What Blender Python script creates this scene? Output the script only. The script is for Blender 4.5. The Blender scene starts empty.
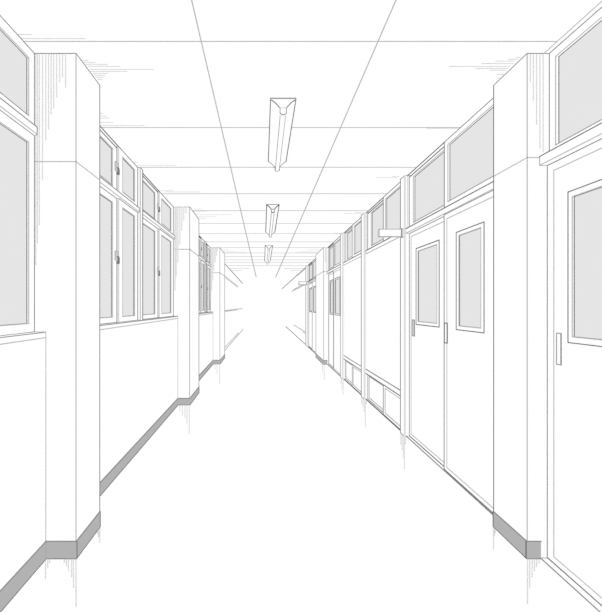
# School corridor drawn in clean ink line: real geometry, every outline is a thin raised ink line on the object's edge.
import bpy, math
from mathutils import Vector

C = bpy.context.scene.collection
H = 3.0            # ceiling height
F = 500.0          # focal length in pixels of the 602 px wide frame

# ------------------------------------------------------------------ materials
def s2l(v):
    v /= 255.0
    return v / 12.92 if v <= 0.04045 else ((v + 0.055) / 1.055) ** 2.4

def mat(name, g, rough=0.9, var=0.0):
    m = bpy.data.materials.new(name)
    m.use_nodes = True
    nt = m.node_tree
    for n in list(nt.nodes):
        nt.nodes.remove(n)
    out = nt.nodes.new('ShaderNodeOutputMaterial')
    d = nt.nodes.new('ShaderNodeBsdfDiffuse')
    l = s2l(g)
    d.inputs['Roughness'].default_value = rough
    nz = nt.nodes.new('ShaderNodeTexNoise')          # very faint paper grain
    nz.inputs['Scale'].default_value = 6.0
    rp = nt.nodes.new('ShaderNodeMix')
    rp.data_type = 'RGBA'
    rp.inputs[6].default_value = (l * (1 - var),) * 3 + (1,)
    rp.inputs[7].default_value = (min(1.0, l * (1 + var)),) * 3 + (1,)
    nt.links.new(nz.outputs['Fac'], rp.inputs[0])
    nt.links.new(rp.outputs[2], d.inputs['Color'])
    nt.links.new(d.outputs[0], out.inputs['Surface'])
    return m

WHITE = mat('white_paint', 255, 0.0, 0.002)
PANE = mat('frosted_grey_glass', 229, 0.0, 0.004)
BASE = mat('grey_vinyl_baseboard', 178, 0.0, 0.004)
GREY = mat('light_grey_metal', 205, 0.0, 0.004)
DARK = mat('dark_grey_metal', 120, 0.0, 0.004)
K1 = mat('ink_dark', 106, 0.0)
K2 = mat('ink_mid', 140, 0.0)
K3 = mat('ink_light', 184, 0.0)
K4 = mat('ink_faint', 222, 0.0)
MATS = [WHITE, PANE, BASE, GREY, DARK, K1, K2, K3, K4]
W, P, B, G, D, I1, I2, I3, I4 = range(9)
PX = {I1: 0.9, I2: 0.8, I3: 0.78, I4: 0.85}

# ------------------------------------------------------------------ mesh builder (world coordinates)
class MB:
    def __init__(self):
        self.v, self.f, self.m = [], [], []

    def quad(self, pts, mi):
        n = len(self.v)
        self.v += [tuple(p) for p in pts]
        self.f.append(tuple(range(n, n + len(pts))))
        self.m.append(mi)

    def hexa(self, c, mi):
        n = len(self.v)
        self.v += c
        for q in ((0, 3, 2, 1), (4, 5, 6, 7), (0, 1, 5, 4), (1, 2, 6, 5), (2, 3, 7, 6), (3, 0, 4, 7)):
            self.f.append(tuple(n + i for i in q))
            self.m.append(mi)

    def bar(self, a, b, ink=I2, px=None):
        """ink line from a to b: a thin square rod whose width follows the depth of the corridor"""
        a, b = Vector(a), Vector(b)
        px = PX[ink] if px is None else px
        if (a.y + b.y) / 2 > 9.0 and abs(a.y - b.y) < 3: px *= 0.8
        d = (b - a)
        if d.length < 1e-6:
            return
        d.normalize()
        ha = px * max(a.y, 0.6) / (2 * F)
        hb = px * max(b.y, 0.6) / (2 * F)
        if abs(d.z) > 0.9:
            u, w = Vector((1, 0, 0)), Vector((0, 1, 0))
        elif abs(d.x) > 0.9:
            u, w = Vector((0, 0, 1)), Vector((0, 1, 0))
        else:
            u = Vector((0, 0, 1)); w = d.cross(u).normalized(); u = w.cross(d).normalized()
        a2, b2 = a - d * ha * 0.9, b + d * hb * 0.9
        r = []
        for p, h in ((a2, ha), (b2, hb)):
            for su, sw in ((-1, -1), (1, -1), (1, 1), (-1, 1)):
                r.append(tuple(p + u * su * h + w * sw * h))
        self.hexa(r, ink)

    def box(self, x0, x1, y0, y1, z0, z1, mi=W, ink=None, px=None, edges=None):
        """edges: dict with keys x<ys><zs>, y<xs><zs>, z<xs><ys> (s = 0/1) -> ink; ink = every edge"""
        if x0 > x1: x0, x1 = x1, x0
        if y0 > y1: y0, y1 = y1, y0
        c = [(x0, y0, z0), (x1, y0, z0), (x1, y1, z0), (x0, y1, z0), (x0, y0, z1), (x1, y0, z1), (x1, y1, z1), (x0, y1, z1)]
        self.hexa(c, mi)
        X, Y, Z = (x0, x1), (y0, y1), (z0, z1)
        e = {}
        if ink is not None:
            for i in (0, 1):
                for j in (0, 1):
                    for k in 'xyz':
                        e[k + str(i) + str(j)] = ink
        if edges: e.update(edges)
        for k, ki in e.items():
            if ki is None: continue
            i, j = int(k[1]), int(k[2])
            if k[0] == 'x': self.bar((x0, Y[i], Z[j]), (x1, Y[i], Z[j]), ki, px)
            if k[0] == 'y': self.bar((X[i], y0, Z[j]), (X[i], y1, Z[j]), ki, px)
            if k[0] == 'z': self.bar((X[i], Y[j], z0), (X[i], Y[j], z1), ki, px)

    def build(self, name, parent=None, loc=None):
        off = Vector(loc) if loc is not None else (Vector(parent['_o']) if parent is not None else Vector((0, 0, 0)))
        me = bpy.data.meshes.new(name)
        me.from_pydata([tuple(Vector(p) - off) for p in self.v], [], self.f)
        used = sorted(set(self.m))
        for i in used:
            me.materials.append(MATS[i])
        me.polygons.foreach_set('material_index', [used.index(i) for i in self.m])
        me.update()
        o = bpy.data.objects.new(name, me)
        C.objects.link(o)
        if parent is not None:
            o.parent = parent
        else:
            o.location = off
        o['_o'] = tuple(off)
        return o

def tag(o, label, cat, kind=None, group=None):
    o['label'] = label
    o['category'] = cat
    if kind: o['kind'] = kind
    if group: o['group'] = group
    return o

def empty(name, loc):
    o = bpy.data.objects.new(name, None)
    C.objects.link(o)
    o.location = loc
    o['_o'] = tuple(loc)
    o.empty_display_size = 0.1
    return o

counters = {}
def num(k):
    counters[k] = counters.get(k, 0) + 1
    return '%s_%d' % (k, counters[k])

# ------------------------------------------------------------------ plan
XL, XLP, XLW = -1.290, -1.110, -1.3575        # dado wall face, pillar inner face, window plane
XR, XRP = 1.660, 1.568                        # classroom wall face, pillar inner face
LP = [(2.968, 3.396), (7.56, 8.63), (12.87, 14.42)]
RP = [(2.968, 3.396), (12.80, 14.60)]
RAIL = (2.512, 2.560)
HEAD = (2.335, 2.387)
LOW = (0.420, 0.486)

# ------------------------------------------------------------------ floor
m = MB()
m.box(-1.75, 2.05, 0.4, 46.0, -0.12, 0.0, W)
FLOOR_REFL = [((-1.289, 2.964), (-1.195, 2.747)), ((-1.277, 2.964), (-1.233, 2.863)), ((-1.265, 2.964), (-1.246, 2.918)), ((-1.178, 2.964), (-1.16, 2.918)), ((-1.165, 2.964), (-1.134, 2.885)), ((-1.153, 2.964), (-1.101, 2.83)), ((-1.135, 2.964), (-1.06, 2.768)), ((-1.124, 2.964), (-1.009, 2.663)), ((-1.109, 2.964), (-0.933, 2.496)), ((-1.103, 3.378), (-1.034, 3.165)), ((-1.103, 3.356), (-1.067, 3.247)), ((-1.102, 3.333), (-1.087, 3.289)), ((1.568, 2.964), (1.331, 2.517)), ((1.581, 2.964), (1.419, 2.66)), ((1.596, 2.964), (1.49, 2.768)), ((1.609, 2.964), (1.536, 2.83)), ((1.622, 2.964), (1.572, 2.874)), ((1.636, 2.964), (1.611, 2.918)), ((1.557, 3.378), (1.423, 3.086)), ((1.557, 3.363), (1.51, 3.261)), ((1.557, 3.348), (1.536, 3.304)), ((-1.245, 7.5), (-1.186, 7.143)), ((-1.208, 7.5), (-1.108, 6.881)), ((-1.17, 7.5), (-1.045, 6.696)), ((-1.14, 7.5), (-0.966, 6.356)), ((-1.105, 7.5), (-0.864, 5.859)), ((-1.22, 12.712), (-1.143, 11.905)), ((-1.169, 12.712), (-1.015, 11.029)), ((-1.103, 12.712), (-0.835, 9.615)), ((1.62, 5.725), (1.302, 4.601)), ((1.618, 5.769), (1.384, 4.934)), ((1.616, 5.814), (1.448, 5.208)), ((1.615, 5.859), (1.487, 5.396)), ((1.633, 5.725), (1.55, 5.435)), ((1.634, 7.979), (1.269, 6.198)), ((1.615, 7.979), (1.432, 7.075)), ((1.613, 8.065), (1.485, 7.426)), ((1.625, 8.242), (1.509, 7.653)), ((1.65, 7.979), (1.583, 7.653)), ((1.626, 10.135), (1.352, 8.427)), ((1.612, 10.204), (1.411, 8.929)), ((1.625, 10.417), (1.5, 9.615)), ((1.556, 12.712), (1.241, 10.135)), ((1.541, 12.931), (1.355, 11.364))]
for a, b in FLOOR_REFL:  # faint strokes drawn in as reflections of pillars and posts
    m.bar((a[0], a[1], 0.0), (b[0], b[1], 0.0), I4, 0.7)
tag(m.build('floor'), 'plain white corridor floor with fine pen strokes drawing reflections below the pillars', 'floor', 'structure')

# ------------------------------------------------------------------ ceiling
m = MB()
m.box(-1.75, 2.05, 0.4, 46.0, H, H + 0.12, W)
for y in (2.833, 4.199, 5.40, 6.667, 7.85, 9.07, 10.33, 11.65, 12.8, 14.1, 15.1, 16.2, 17.2, 18.5):
    xa, xb = XLW, XR
    for p in LP:
        if p[0] <= y <= p[1]: xa = XLP
    for p in RP:
        if p[0] <= y <= p[1]: xb = XRP
    m.bar((xa, y, H), (xb, y, H), I3, 0.85)
for y, xa, xb in ((19.9, -0.56, 0.85), (21.1, -0.90, 1.15)):
    m.bar((XLW, y, H), (xa, y, H), I3, 0.8)
    m.bar((xb, y, H), (XR, y, H), I3, 0.8)
m.bar((-0.350, 0.9, H), (-0.350, 25.6, H), I3, 0.9)
m.bar((0.652, 0.9, H), (0.652, 25.6, H), I3, 0.9)
m.bar((XLW, 0.9, H), (XLW, 33.0, H), I1, 0.95)
m.bar((1.70, 0.9, H), (1.70, 2.968, H), I1, 0.95)
m.bar((1.667, 0.9, H), (1.667, 2.968, H), I3)
m.bar((XR, 3.396, H), (XR, 43.0, H), I1, 0.95)
CEIL_SHADE = [(-1.353, -1.277, 2.761), (-1.351, -0.998, 2.804), (-1.105, -1.068, 3.053), (-1.102, -1.034, 3.078), (-1.098, -0.968, 3.103), (-1.095, -0.895, 3.129), (-1.096, -0.697, 3.169), (-1.106, -0.869, 3.196), (-1.096, -0.999, 3.223), (-1.092, -1.027, 3.251), (-1.095, -1.049, 3.279), (-1.092, -1.065, 3.308), (-1.269, -1.246, 3.894), (-1.287, -1.239, 3.947), (-1.301, -1.229, 3.989), (-1.331, -1.225, 4.083), (-1.346, -0.988, 4.153), (1.526, 1.55, 3.016), (1.49, 1.544, 3.04), (1.427, 1.537, 3.062), (1.354, 1.546, 3.092), (1.164, 1.546, 3.13), (1.345, 1.547, 3.157), (1.444, 1.546, 3.181), (1.516, 1.562, 3.24), (1.545, 1.564, 3.287), (-1.348, -1.307, 5.226), (-1.353, -0.927, 5.327), (-1.352, -1.17, 6.499), (-1.287, -0.827, 6.567), (-1.067, -0.959, 7.732), (-1.089, -0.9, 7.895), (-1.116, -0.509, 8.206), (-1.124, -0.789, 8.389), (-1.096, -0.976, 8.562), (-1.115, -0.929, 13.274), (-1.118, -0.736, 13.636), (-1.115, -0.474, 13.941), (1.195, 1.566, 13.274), (1.009, 1.609, 13.636), (0.92, 1.506, 13.941), (1.384, 1.679, 4.218), (1.317, 1.562, 5.828), (1.492, 1.573, 5.783), (1.312, 1.587, 8.099), (1.476, 1.588, 8.021), (1.459, 1.603, 10.274)]
for xa, xb, y in CEIL_SHADE:  # hatching that draws shade onto the ceiling near pillars and posts
    m.bar((xa, y, H), (xb, y, H), I4, 0.75)
tag(m.build('ceiling'), 'white panelled corridor ceiling with thin cross joints and pen-stroke shading', 'ceiling', 'structure')

# ------------------------------------------------------------------ walls
m = MB()
m.box(-1.55, XL, 0.4, 46.0, 0.0, 1.312, W)
m.box(-1.55, XLW, LP[2][1] - 0.3, 46.0, 1.30, H, W)
m.box(-1.55, -1.45, 0.4, 14.4, 1.30, H, W)                # outer skin behind the sashes
for z, x in ((RAIL[1], XLW), (RAIL[0], XLW)):
    m.bar((x, 14.5, z), (x, 27.0, z), I3, 0.6)
m.bar((XL, 14.5, 1.345), (XL, 31.0, 1.345), I3)
m.bar((XL, 14.5, 1.312), (XL, 25.0, 1.312), I3)
m.bar((XL, 14.5, 0.0), (XL, 32.0, 0.0), I2)
m.bar((XL, 14.5, 0.105), (XL, 26.0, 0.105), I3)
tag(m.build('wall_left'), 'white dado wall under the row of grey framed windows', 'wall', 'structure')

m = MB()
m.box(XR + 0.005, 2.0, 5.80, 8.10, LOW[1] - 0.02, HEAD[0] + 0.01, W)
m.box(XR + 0.005, 2.0, 8.10, 10.45, LOW[1] - 0.02, HEAD[0] + 0.01, W)
m.box(1.80, 2.0, 0.4, 46.0, 0.0, H, W)                    # classroom side skin
m.box(XR, 2.0, 19.0, 46.0, 0.0, H, W)
m.bar((XR, 19.0, 0.0), (XR, 36.0, 0.0), I1)
m.bar((XR, 19.0, LOW[1]), (XR, 26.8, LOW[1]), I3)
m.bar((XR, 19.0, LOW[0]), (XR, 21.0, LOW[0]), I3)
m.bar((XR, 19.0, HEAD[1]), (XR, 27.0, HEAD[1]), I3)
m.bar((XR, 19.0, HEAD[0]), (XR, 28.5, HEAD[0]), I3)
m.bar((XR, 19.0, 2.96), (XR, 24.0, 2.96), I3)
tag(m.build('wall_right'), 'plain white classroom wall panels between door bays and grey posts', 'wall', 'structure')

m = MB()
m.box(-1.75, 2.05, 46.0, 46.15, 0.0, H, W)
tag(m.build('wall_end'), 'blank white wall closing the corridor at its vanishing end', 'wall', 'structure')

# grey baseboard of the dado wall, one run per bay
m = MB()
for a, b in ((0.4, 2.968), (3.396, 7.56), (8.67, 12.87)):
    m.box(XL - 0.01, XL + 0.004, a, b, 0.0, 0.105, B, edges={'y10': I1, 'y11': I2})
tag(m.build('baseboard_left'), 'flat grey baseboard running along the wall under the windows', 'baseboard', 'structure')

# ------------------------------------------------------------------ pillars
PILLAR_SHADE = {  # hatch strokes drawing shade on the pillar fronts: x, lower end
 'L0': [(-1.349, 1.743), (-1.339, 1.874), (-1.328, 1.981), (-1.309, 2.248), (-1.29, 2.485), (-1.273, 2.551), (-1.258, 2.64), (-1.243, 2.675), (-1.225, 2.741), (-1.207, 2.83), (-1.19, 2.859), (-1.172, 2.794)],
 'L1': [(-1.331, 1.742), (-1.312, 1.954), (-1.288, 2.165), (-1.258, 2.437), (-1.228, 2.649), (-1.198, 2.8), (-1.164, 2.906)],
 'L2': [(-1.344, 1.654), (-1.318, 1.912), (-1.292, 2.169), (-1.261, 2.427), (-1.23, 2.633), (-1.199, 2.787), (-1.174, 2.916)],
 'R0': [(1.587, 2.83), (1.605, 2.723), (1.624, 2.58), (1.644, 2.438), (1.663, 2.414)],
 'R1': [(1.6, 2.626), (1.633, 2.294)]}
def pillar(x_in, x_out, y0, y1, joint, strokes, label, xb):
    s = 1 if x_out > x_in else -1
    root = empty('pillar', ((x_in + x_out) / 2, (y0 + y1) / 2, 0))
    tag(root, label, 'pillar', None, 'square corridor pillars')
    m = MB()
    i, o = ('1', '0') if s < 0 else ('0', '1')
    m.box(x_in, x_out, y0, y1, 0.0, H, W, edges={'z' + i + '0': I3, 'z' + i + '1': I1, 'x01': I1, 'y' + i + '1': I1})
    m.bar((x_in, y0, joint), (XLW if s < 0 else xb, y0, joint), I3)
    m.bar((x_in, y0, joint), (x_in, y1, joint), I3)
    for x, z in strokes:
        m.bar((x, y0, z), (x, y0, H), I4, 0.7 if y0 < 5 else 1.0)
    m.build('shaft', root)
    m = MB()
    t = 0.004
    # baseboard wrapping the two visible faces
    m.box(x_in - s * t, xb, y0 - t, y0 + 0.01, 0.0, 0.105, B, edges={'x00': I1, 'x01': I2})
    m.box(x_in - s * t, x_in + s * 0.01, y0, y1, 0.0, 0.105, B, edges={'y' + i + '0': I1, 'y' + i + '1': I2, 'z' + i + '1': I1})
    m.build('baseboard', root)
    return root

pillar(XLP, -1.45, *LP[0], 2.357, PILLAR_SHADE['L0'], 'large white square pillar with grey base, first one beside the windows', XL)
pillar(XLP, -1.45, *LP[1], 2.357, PILLAR_SHADE['L1'], 'white square pillar with grey base, second along the window side', XL)
pillar(XLP, -1.45, *LP[2], 2.357, PILLAR_SHADE['L2'], 'small distant white pillar on the window side, third and last in that line', XL)
pillar(XRP, 1.79, *RP[0], 2.381, PILLAR_SHADE['R0'], 'large white pillar with grey base standing between the classroom doors', 1.648)
pillar(1.55, 1.79, *RP[1], 2.381, PILLAR_SHADE['R1'], 'small distant white pillar between door bays on the classroom side', 1.648)

# ------------------------------------------------------------------ sash builder
def ring(m, xf, s, t, y0, y1, z0, z1, oy0, oy1, oz0, oz1, outer=I1, inner=I3, backline=None):
    """a flat frame facing the corridor: front face at xf, thickness t away from the corridor (direction s)"""
    xb = xf + s * t
    for a, b, c, d in ((y0, oy0, z0, z1), (oy1, y1, z0, z1), (oy0, oy1, z0, oz0), (oy0, oy1, oz1, z1)):
        m.box(xf, xb, a, b, c, d, W)
    if outer is not None:
        for z in (z0, z1): m.bar((xf, y0, z), (xf, y1, z), outer)
        m.bar((xf, y0, z0), (xf, y0, z1), outer if backline is None else I3, None if backline is None else 0.55)
        m.bar((xf, y1, z0), (xf, y1, z1), outer)
    if inner is not None:
        for z in (oz0, oz1): m.bar((xf, oy0, z), (xf, oy1, z), I2 if z > 1.5 and z == oz0 else inner, 0.7)
        for y in (oy0, oy1): m.bar((xf, y, oz0), (xf, y, oz1), inner, 0.7)
    if backline is not None:
        m.bar((xb + 0.002, y0 - 0.002, z0), (xb + 0.002, y0 - 0.002, z1), backline, 0.65)

def pane(m, xp, s, oy0, oy1, oz0, oz1, mi=P, ink=I1):
    m.box(xp, xp + s * 0.006, oy0, oy1, oz0, oz1, mi)
    for z in (oz0, oz1): m.bar((xp - s * 0.001, oy0, z), (xp - s * 0.001, oy1, z), ink, 0.85)
    for y in (oy0, oy1): m.bar((xp - s * 0.001, y, oz0), (xp - s * 0.001, y, oz1), ink, 0.85)

def sash_window(xf, s, y0, y1, z0, z1, oy0, oy1, oz0, oz1, label, rec=0.012, back=None, mi=P, handle=None, grp=None, t=0.018):
    root = empty(num('window'), (xf, (y0 + y1) / 2, z0))
    tag(root, label, 'window', 'structure', grp)
    m = MB()
    ring(m, xf, s, t, y0, y1, z0, z1, oy0, oy1, oz0, oz1, backline=I1 if back is not None else None)
    m.build('sash_frame', root)
    m = MB()
    pane(m, xf + s * rec, s, oy0, oy1, oz0, oz1, mi, I1 if mi == P else I3)
    m.build('pane' if mi == P else 'panel', root)
    return root

def latch(root, x, y, z0, z1):
    """crescent lock where two sashes meet"""
    m = MB()
    k = (z1 - z0)
    y -= 0.065
    x -= 0.006
    m.box(x - 0.004, x + 0.008, y - 0.055, y + 0.02, z0 + 0.25 * k, z1, G, edges={'z10': I3, 'z11': I3, 'y11': I3, 'y10': I3})
    m.build('latch_plate', root)
    m = MB()
    # curved lever hanging below the plate
    pts = []
    for i in range(9):
        a = math.radians(-60 + i * 30 * 0.75)
        pts.append((y - 0.005 + 0.022 * math.cos(a), z0 + 0.30 * k + 0.30 * k * math.sin(a)))
    for (ya, za), (yb, zb) in zip(pts, pts[1:]):
        m.hexa([(x + 0.006, ya - 0.012, za), (x + 0.022, ya - 0.012, za), (x + 0.022, ya + 0.012, za), (x + 0.006, ya + 0.012, za),
                (x + 0.006, yb - 0.012, zb), (x + 0.022, yb - 0.012, zb), (x + 0.022, yb + 0.012, zb), (x + 0.006, yb + 0.012, zb)], D)
    m.box(x + 0.006, x + 0.026, y - 0.03, y + 0.012, z0, z0 + 0.18 * k, D)
    m.build('latch_lever', root)

UP = (2.560, H, 2.603, 2.940)         # sash z range, glass z range
LO = (1.345, 2.512, 1.398, 2.450)
TR = 0.019                            # offset of the outer sliding track

def left_pair(xf, y0, y1, oy0, oy1, where, lat=None, back=None):
    for k, (z0, z1, oz0, oz1) in enumerate((UP, LO)):
        if k == 0 and xf < XLW - 0.01: z1 = 2.986
        w = ('short upper' if k == 0 else 'tall lower')
        r = sash_window(xf, -1, y0, y1, z0, z1, oy0, oy1, oz0, oz1, w + ' grey glass sash ' + where, back=back)
        if lat:
            latch(r, xf, lat, *((2.722, 2.832) if k == 0 else (1.893, 2.008)))

left_pair(XLW, 1.25, 2.968, 1.40, 2.897, 'at the picture edge, in front of the first pillar')
left_pair(XLW - TR, 3.396, 4.715, 3.56, 4.574, 'half hidden behind the first window-side pillar')
left_pair(XLW, 4.704, 5.411, 4.828, 5.286, 'between the first pillar and the slim window post', lat=4.72, back=I2)
left_pair(XLW - TR, 5.51, 6.55, 5.64, 6.365, 'just beyond the slim window post, set back in its track')
left_pair(XLW, 6.539, 7.56, 6.68, 7.37, 'touching the second window-side pillar', lat=6.56, back=I2)
left_pair(XLW - TR, 8.67, 11.01, 8.85, 10.85, 'emerging behind the second window-side pillar')
left_pair(XLW, 11.0, 11.55, 11.1, 11.45, 'before the distant slim window post', lat=11.02, back=I2)
left_pair(XLW - TR, 11.65, 12.25, 11.75, 12.12, 'after the distant slim window post')
left_pair(XLW, 12.24, 12.87, 12.33, 12.78, 'touching the third window-side pillar', lat=12.26, back=I2)

# slim window posts
for y0, y1, lb in ((5.411, 5.51, 'slim white window post between the first and second pillars'), (11.55, 11.65, 'slim white window post, tiny, between the second and third pillars')):
    m = MB()
    m.box(-1.328, -1.44, y0, y1, 1.345, H, W, edges={'z10': I3, 'z11': I1, 'x01': I1, 'y11': I1, 'x00': I2})
    m.bar((XLW, y0, 1.345), (XLW, y0, H), I1)
    m.bar((-1.328, y1, 1.345), (-1.328, y1, H), I1)
    tag(m.build('window_post', None, (-1.38, (y0 + y1) / 2, 1.345)), lb, 'post', None, 'slim posts between the windows')

# window rails (protruding) and sills
def rail(y0, y1, xf, xb, z, label, end=True):
    m = MB()
    c = 0.006
    x0, x1 = xb, xf
    prof = [(x0, z[0]), (x1 - c, z[0]), (x1, z[0] + c), (x1, z[1] - c * 0.5), (x1 - c * 0.5, z[1]), (x0, z[1])]
    if xf < xb: prof = prof[::-1]; 
    n = len(m.v)
    m.v += [(x, y0, zz) for x, zz in prof] + [(x, y1, zz) for x, zz in prof]
    k = len(prof)
    for i in range(k):
        j = (i + 1) % k
        m.f.append((n + i, n + j, n + k + j, n + k + i)); m.m.append(W)
    m.f.append(tuple(n + i for i in range(k))[::-1]); m.m.append(W)
    m.f.append(tuple(n + k + i for i in range(k))); m.m.append(W)
    m.bar((x1, y0, z[1]), (x1, y1, z[1]), I2)
    m.bar((x1, y0, z[0] + c), (x1, y1, z[0] + c), I3, 0.7)
    if end:
        m.bar((x1, y1, z[0] + c), (x1, y1, z[1]), I2)
        m.bar((x1, y1, z[0] + c), (x1 - c, y1, z[0]), I2)
    tag(m.build(num('trim'), None, ((x0 + x1) / 2, (y0 + y1) / 2, z[0])), label, 'window rail', 'structure')

rail(1.25, 2.962, -1.339, XLW - 0.02, RAIL, 'thick white rail between upper and lower sashes at the picture edge')
rail(3.40, 5.405, -1.339, XLW - 0.04, RAIL, 'white window rail running from the first pillar to the slim post')
rail(5.515, 7.552, -1.335, XLW - 0.04, RAIL, 'white window rail running from the slim post to the second pillar')
rail(8.68, 11.54, -1.339, XLW - 0.04, RAIL, 'thin white window rail just beyond the second pillar')
rail(11.66, 12.86, -1.339, XLW - 0.04, RAIL, 'thin white window rail just before the third pillar')
for (y0, y1), lb in zip(((0.9, 2.968), (3.396, 7.56), (8.67, 12.87)), ('white window sill in front of the first window-side pillar', 'white window sill between the first and second window-side pillars', 'white window sill between the second and third window-side pillars')):
    m = MB()
    m.box(XL, -1.44, y0, y1, 1.312, 1.345, W, edges={'y10': I3, 'y11': I2, 'x11': I2})
    m.bar((XLW, y0, 1.345), (XLW, y1, 1.345), I1)
    m.bar((XL, y1, 0.105), (XL, y1, 1.345), I3)
    tag(m.build(num('trim'), None, (-1.36, (y0 + y1) / 2, 1.312)), lb, 'window sill', 'structure')

# ------------------------------------------------------------------ classroom side
def post(y0, y1, label):
    m = MB()
    m.box(1.627, 1.79, y0, y1, 0.0, H, W, edges={'z01': I1, 'x01': I1, 'y01': I1, 'x00': I1, 'y00': I1})
    m.bar((1.70, y0, HEAD[1]), (1.70, y0, H), I1)
    m.bar((1.664, y0, HEAD[1]), (1.664, y0, H), I4, 1.1)
    m.bar((1.630, y0, 0.0), (1.630, y0, H), I4, 1.6)
    tag(m.build('wall_post', None, (1.7, (y0 + y1) / 2, 0)), label, 'post', None, 'square posts along the classroom wall')
post(5.747, 5.91, 'square white floor-to-ceiling post carrying the larger class sign')
post(8.02, 8.26, 'square white post between the two plain wall panels')
post(10.22, 10.48, 'slender white post between wall panel and distant door bay')
post(18.35, 19.0, 'tiny farthest white post carrying the smaller class sign')

def head_rail(y0, y1, xf, label):
    m = MB()
    m.box(xf, 1.78, y0, y1, HEAD[0], HEAD[1], W, edges={'y01': I1, 'y00': I3})
    m.bar((1.688, y0, HEAD[0] - 0.001), (1.688, y1, HEAD[0] - 0.001), I1)
    m.bar((xf, y1, HEAD[0]), (xf, y1, HEAD[1]), I3)
    m.bar((xf, y1, HEAD[0]), (1.688, y1, HEAD[0]), I3)
    tag(m.build(num('trim'), None, (1.7, (y0 + y1) / 2, HEAD[0])), label, 'door head', 'structure')
head_rail(0.9, 2.966, 1.642, 'white head rail above the sliding door at the picture edge')
head_rail(3.40, 5.745, 1.642, 'white head rail above the two full sliding doors')
head_rail(5.912, 8.018, 1.652, 'white rail between high windows and first plain wall panel')
head_rail(8.262, 10.218, 1.652, 'white rail between high windows and second plain wall panel')
head_rail(10.482, 12.798, 1.652, 'small white head rail above the distant double doors')
head_rail(14.552, 18.348, 1.652, 'tiny white head rail above the farthest double doors')

# sliding doors
def door(xf, y0, y1, wy0, wy1, hy, label, dark=False, fw=0.036, fill=None):
    root = empty(num('door'), (xf, (y0 + y1) / 2, 0))
    tag(root, label, 'door', 'structure')
    z0, z1 = 0.008, HEAD[0]
    wz0, wz1 = 1.298, 2.130
    m = MB()
    xb = xf + 0.024
    # leaf with a real opening for the glass
    for a, b, c, d in ((y0, wy0, z0, z1), (wy1, y1, z0, z1), (wy0, wy1, z0, wz0), (wy0, wy1, wz1, z1)):
        m.box(xf, xb, a, b, c, d, W)
    m.bar((xf, y1, z0), (xf, y1, z1), I1)
    m.bar((xf, y0, z0), (xf, y0, z1), I1)
    m.bar((xf, y0, z0), (xf, y1, z0), I1)
    m.bar((xf, y0, z1), (xf, y1, z1), I1)
    e = 0.067
    m.bar((xf, y1 - e, 0.045), (xf, y1 - e, 2.287), I3)
    m.bar((xf, y0 + e, 0.045), (xf, y0 + e, 2.287), I3)
    m.bar((xf, y0 + e, 0.045), (xf, y1 - e, 0.045), I3)
    m.bar((xf, y0 + e, 2.287), (xf, y1 - e, 2.287), I3)
    m.build('door_leaf', root)
    m = MB()
    ring(m, xf - 0.001, 1, 0.02, wy0, wy1, wz0, wz1, wy0 + fw, wy1 - fw, wz0 + 0.033, wz1 - 0.033, outer=I1, inner=I3)
    fr = m.build('window_frame', root)
    m = MB()
    pane(m, xf + (0.011 if fw < 0.04 else 0.007), 1, wy0 + fw, wy1 - fw, wz0 + 0.033, wz1 - 0.033)
    m.build('pane', fr)
    if hy:
        m = MB()
        ink = I1 if dark else I2
        m.box(xf - 0.004, xf + 0.006, hy[0], hy[1], 1.166, 1.345, W if dark or fw < 0.04 else G, edges={'z00': ink, 'z01': ink, 'y00': ink, 'y01': ink})
        m.build('pull_handle', root)
    return root

XD1, XD2 = 1.658, 1.684
door(1.688, 1.79, 2.968, 2.06, 2.764, (2.826, 2.867), 'large white sliding door cut off by the picture edge', dark=False)
door(XD2, 4.56, 5.747, 4.773, 5.490, (5.545, 5.625), 'white sliding door beside the post with the class sign', fw=0.062)
door(XD1, 3.396, 4.572, 3.746, 4.284, (4.49, 4.553), 'white sliding door half behind the large pillar on the classroom side', dark=True, fw=0.055)
door(XD2, 11.73, 12.80, 11.95, 12.55, None, 'distant white sliding door touching the small far pillar', fw=0.07)
door(XD1, 10.48, 11.74, 10.72, 11.50, None, 'distant white sliding door next to the slender third post', fw=0.07)
door(XD2, 16.79, 18.35, 17.0, 18.0, None, 'tiny farthest sliding door beside the smaller class sign', fw=0.07)
door(XD1, 14.55, 16.80, 14.8, 16.4, None, 'tiny sliding door just beyond the small far pillar', fw=0.07)

# door thresholds on the floor
for y0, y1, lb in ((0.9, 2.966, 'thin floor track under the door at the picture edge'), (3.40, 5.745, 'thin floor track under the two full sliding doors'), (10.482, 12.798, 'thin floor track under the distant double doors'), (14.552, 18.348, 'thin floor track under the farthest double doors')):
    m = MB()
    m.box(1.648, 1.72, y0, y1, 0.0, 0.004, W, edges={'y01': I2})
    m.bar((1.648, y1, 0.004), (1.69, y1, 0.004), I3)
    tag(m.build(num('trim'), None, (1.68, (y0 + y1) / 2, 0)), lb, 'door track', 'structure')

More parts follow.
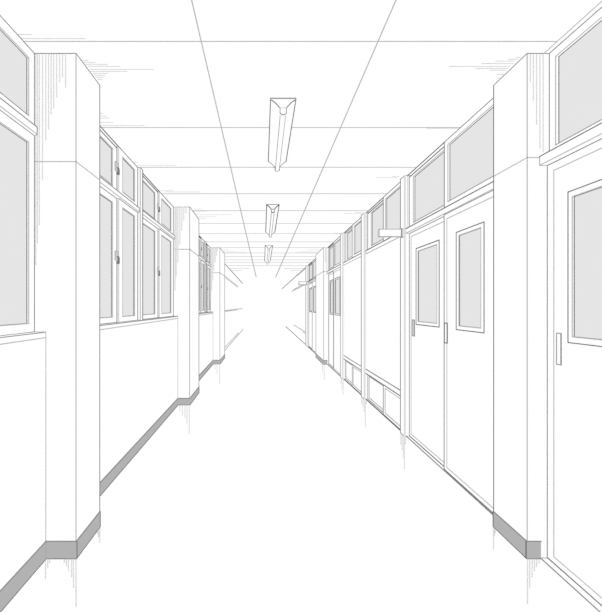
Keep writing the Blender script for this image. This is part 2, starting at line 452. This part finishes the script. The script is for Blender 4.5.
# high windows over the doors and panels (sliding pairs: farther sash set back)
def high(xf, y0, y1, label, e0=0.08, e1=0.085, z1=H):
    if xf == XD2: z1 = 2.980
    r = sash_window(xf, 1, y0, y1, HEAD[1], z1, y0 + e0, y1 - e1, 2.436, 2.950, label, rec=0.020, t=0.028)
    return r
high(1.70, 1.30, 2.968, 'high grey window above the door at the picture edge', 0.1, 0.063)
high(XD1 + 0.002, 3.396, 4.573, 'large high grey window touching the big classroom-side pillar', 0.09, 0.084)
high(XD2, 4.56, 5.747, 'high grey window above the door beside the class-sign post', 0.08, 0.147)
high(XD1 + 0.002, 5.91, 6.888, 'high grey window directly behind the larger class sign', 0.08, 0.11)
high(XD2, 6.88, 8.02, 'high grey window overlapped by the outer end of the class sign', 0.08, 0.24)
high(XD1 + 0.002, 8.26, 9.28, 'small high grey window just past the second post', 0.08, 0.17)
high(XD2, 9.27, 10.22, 'small high grey window just before the slender third post', 0.08, 0.19)
high(XD1 + 0.002, 10.48, 11.74, 'narrow high grey window just past the slender third post', 0.1, 0.1)
high(XD2, 11.73, 12.80, 'narrow high grey window touching the small far pillar', 0.1, 0.1)
high(XD1 + 0.002, 14.55, 16.80, 'tiny high window just beyond the small far pillar', 0.15, 0.15)
high(XD2, 16.79, 18.35, 'tiny high window above the smaller class sign door', 0.15, 0.15)

# low rails and low sliding hatches at floor level
for y0, y1, n in ((5.912, 8.018, 'first'), (8.262, 10.218, 'second')):
    m = MB()
    m.box(1.652, 1.78, y0, y1, LOW[0], LOW[1], W, edges={'y01': I2, 'y00': I1})
    tag(m.build(num('trim'), None, (1.7, (y0 + y1) / 2, LOW[0])), 'white low rail under the %s plain wall panel' % n, 'low rail', 'structure')
    m = MB()
    m.box(1.652, 1.72, y0, y1, 0.0, 0.006, W, edges={'y01': I1})
    tag(m.build(num('trim'), None, (1.68, (y0 + y1) / 2, 0)), 'thin floor track under the low hatches of the %s wall panel' % n, 'hatch track', 'structure')
def hatch(xf, y0, y1, label):
    r = sash_window(xf, 1, y0, y1, 0.008, LOW[0], y0 + 0.07, y1 - 0.09, 0.045, 0.380, label, rec=0.004, mi=W)
    return r
hatch(XD1 + 0.002, 5.91, 6.888, 'low white sliding hatch at the foot of the sign post')
hatch(XD2, 6.88, 8.02, 'low white sliding hatch just before the second post')
hatch(XD1 + 0.002, 8.26, 9.28, 'small low white hatch just past the second post')
hatch(XD2, 9.27, 10.22, 'small low white hatch at the foot of the slender third post')

# ------------------------------------------------------------------ class signs on the posts
def sign(y, x0, x1, z0, z1, t, label):
    root = empty('class_sign', ((x0 + x1) / 2, y, z0))
    tag(root, label, 'sign', None, 'blank class signs on the posts')
    m = MB()
    m.box(x0, x1 - 0.027, y, y + t, z0 + 0.006, z1 - 0.006, W, edges={'x00': I2, 'x01': I3, 'z00': I3, 'z01': I3, 'z10': I3})
    m.box(x0 - 0.001, x0 + 0.002, y + 0.004, y + t - 0.002, z0 + 0.008, z1 - 0.008, G)  # thin grey sheet puts shading on the plate's side face
    m.build('sign_plate', root)
    m = MB()
    m.box(x1 - 0.027, x1, y - 0.006, y + t, z0, z1, G, edges={'x00': I2, 'x01': I3, 'z00': I2, 'z10': I2})
    m.build('bracket', root)
sign(5.80, 1.348, 1.632, 2.297, 2.397, 0.05, 'blank white class sign sticking out from the square post by the doors')
sign(18.45, 1.33, 1.632, 2.28, 2.40, 0.2, 'tiny blank white class sign on the farthest post')

# ------------------------------------------------------------------ ceiling lamps
def lamp(y0, y1, label, px=0.8):
    cx = 0.1455
    root = empty('ceiling_lamp', (cx, (y0 + y1) / 2, H))
    tag(root, label, 'lamp', None, 'fluorescent lamps along the ceiling')
    hw, hn = 0.0915, 0.023
    prof = [(-hw, H)]
    n = 7
    for i in range(n + 1):                       # concave flank down to the narrow lamp base
        a = math.radians(90 * i / n)
        u = i / n
        prof.append((-hw + (hw - hn) * u, H - 0.014 - 0.060 * u ** 1.45))
    prof += [(-x, z) for x, z in prof[::-1]]
    m = MB()
    k = len(prof)
    n0 = len(m.v)
    m.v += [(cx + x, y0, z) for x, z in prof] + [(cx + x, y1, z) for x, z in prof]
    for i in range(k):
        j = (i + 1) % k
        m.f.append((n0 + i, n0 + k + i, n0 + k + j, n0 + j)); m.m.append(W)
    m.f.append(tuple(n0 + i for i in range(k))); m.m.append(W)
    m.f.append(tuple(n0 + k + i for i in range(k))[::-1]); m.m.append(W)
    zc = H - 0.004
    m.bar((cx - hw, y0, zc), (cx + hw, y0, zc), I2, px)
    m.bar((cx - hn, y0, H - 0.074), (cx + hn, y0, H - 0.074), I3, px * .8)
    for s in (-1, 1):
        m.bar((cx + s * hw, y0, H - 0.014), (cx + s * hw, y1, H - 0.014), I1, px)
        m.bar((cx + s * hw, y0, zc), (cx + s * hw, y0, H - 0.014), I3, px)
    for y, ink in ((y0, I2), (y1, I1)):
        for i in range(1, k - 2):
            a, b = prof[i], prof[i + 1]
            m.bar((cx + a[0], y, a[1]), (cx + b[0], y, b[1]), ink, px)
    m.build('reflector', root)
    # lamp holders at both ends
    for ya, yb in ((y0 - 0.004, y0 + 0.03), (y1 - 0.03, y1 + 0.004)):
        m = MB()
        pr = [(-hn, H - 0.074), (-hn, H - 0.107)]
        for i in range(1, 8):
            a = math.pi * i / 8
            pr.append((-hn * math.cos(a), H - 0.107 - 0.016 * math.sin(a)))
        pr += [(hn, H - 0.107), (hn, H - 0.074)]
        kk = len(pr)
        m.v += [(cx + x, ya, z) for x, z in pr] + [(cx + x, yb, z) for x, z in pr]
        for i in range(kk):
            j = (i + 1) % kk
            m.f.append((i, kk + i, kk + j, j)); m.m.append(W)
        m.f.append(tuple(range(kk))); m.m.append(W)
        m.f.append(tuple(range(kk, 2 * kk))[::-1]); m.m.append(W)
        for i in range(kk - 1):
            m.bar((cx + pr[i][0], ya, pr[i][1]), (cx + pr[i + 1][0], ya, pr[i + 1][1]), I2, px * .8)
        m.build('lamp_holder', root)
    # tube
    m = MB()
    r, zt, seg = 0.0185, H - 0.106, 20
    n0 = len(m.v)
    for y in (y0 + 0.03, y1 - 0.03):
        m.v += [(cx + r * math.cos(2 * math.pi * i / seg), y, zt + r * math.sin(2 * math.pi * i / seg)) for i in range(seg)]
    for i in range(seg):
        j = (i + 1) % seg
        m.f.append((i, j, seg + j, seg + i)); m.m.append(W)
    m.f.append(tuple(range(seg))[::-1]); m.m.append(W)
    m.f.append(tuple(range(seg, 2 * seg))); m.m.append(W)
    for s in (-1, 1):
        m.bar((cx + s * r, y0 + 0.03, zt), (cx + s * r, y1 - 0.03, zt), I1, px)
    m.build('tube', root)
lamp(3.604, 5.14, 'largest fluorescent ceiling lamp, first in the line of three')
lamp(7.37, 10.05, 'middle-sized fluorescent ceiling lamp, second in the line of three')
lamp(12.33, 16.55, 'smallest fluorescent ceiling lamp, last in the line of three', 0.6)

# ------------------------------------------------------------------ light, camera, view
sc = bpy.context.scene
w = bpy.data.worlds.new('world')
sc.world = w
w.use_nodes = True
bg = w.node_tree.nodes['Background']
bg.inputs[0].default_value = (1, 1, 1, 1)
bg.inputs[1].default_value = 1.0
w.light_settings.distance = 0.002
w.light_settings.ao_factor = 1.0
cy = sc.cycles
cy.use_fast_gi = True                      # even ambient light, like the flat light of the drawing
cy.fast_gi_method = 'REPLACE'
cy.ao_bounces_render = 1
cy.ao_bounces = 1
cy.pixel_filter_type = 'BLACKMAN_HARRIS'
cy.filter_width = 1.5
cy.use_denoising = False
sc.view_settings.view_transform = 'Standard'
sc.view_settings.look = 'None'
sc.view_settings.gamma = 1
sc.view_settings.exposure = 0.0
sc.view_settings.use_curve_mapping = False

cam = bpy.data.cameras.new('camera')
co = bpy.data.objects.new('camera', cam)
C.objects.link(co)
co.location = (0, 0, 1.5)
co.rotation_euler = (math.radians(90), 0, 0)
cam.sensor_fit = 'HORIZONTAL'
cam.sensor_width = 36.0
cam.lens = F / 602 * 36.0
cam.shift_x = (301 - 263) / 602
cam.clip_start = 0.05
cam.clip_end = 200
sc.camera = co
for o in bpy.data.objects:
    if '_o' in o.keys():
        del o['_o']
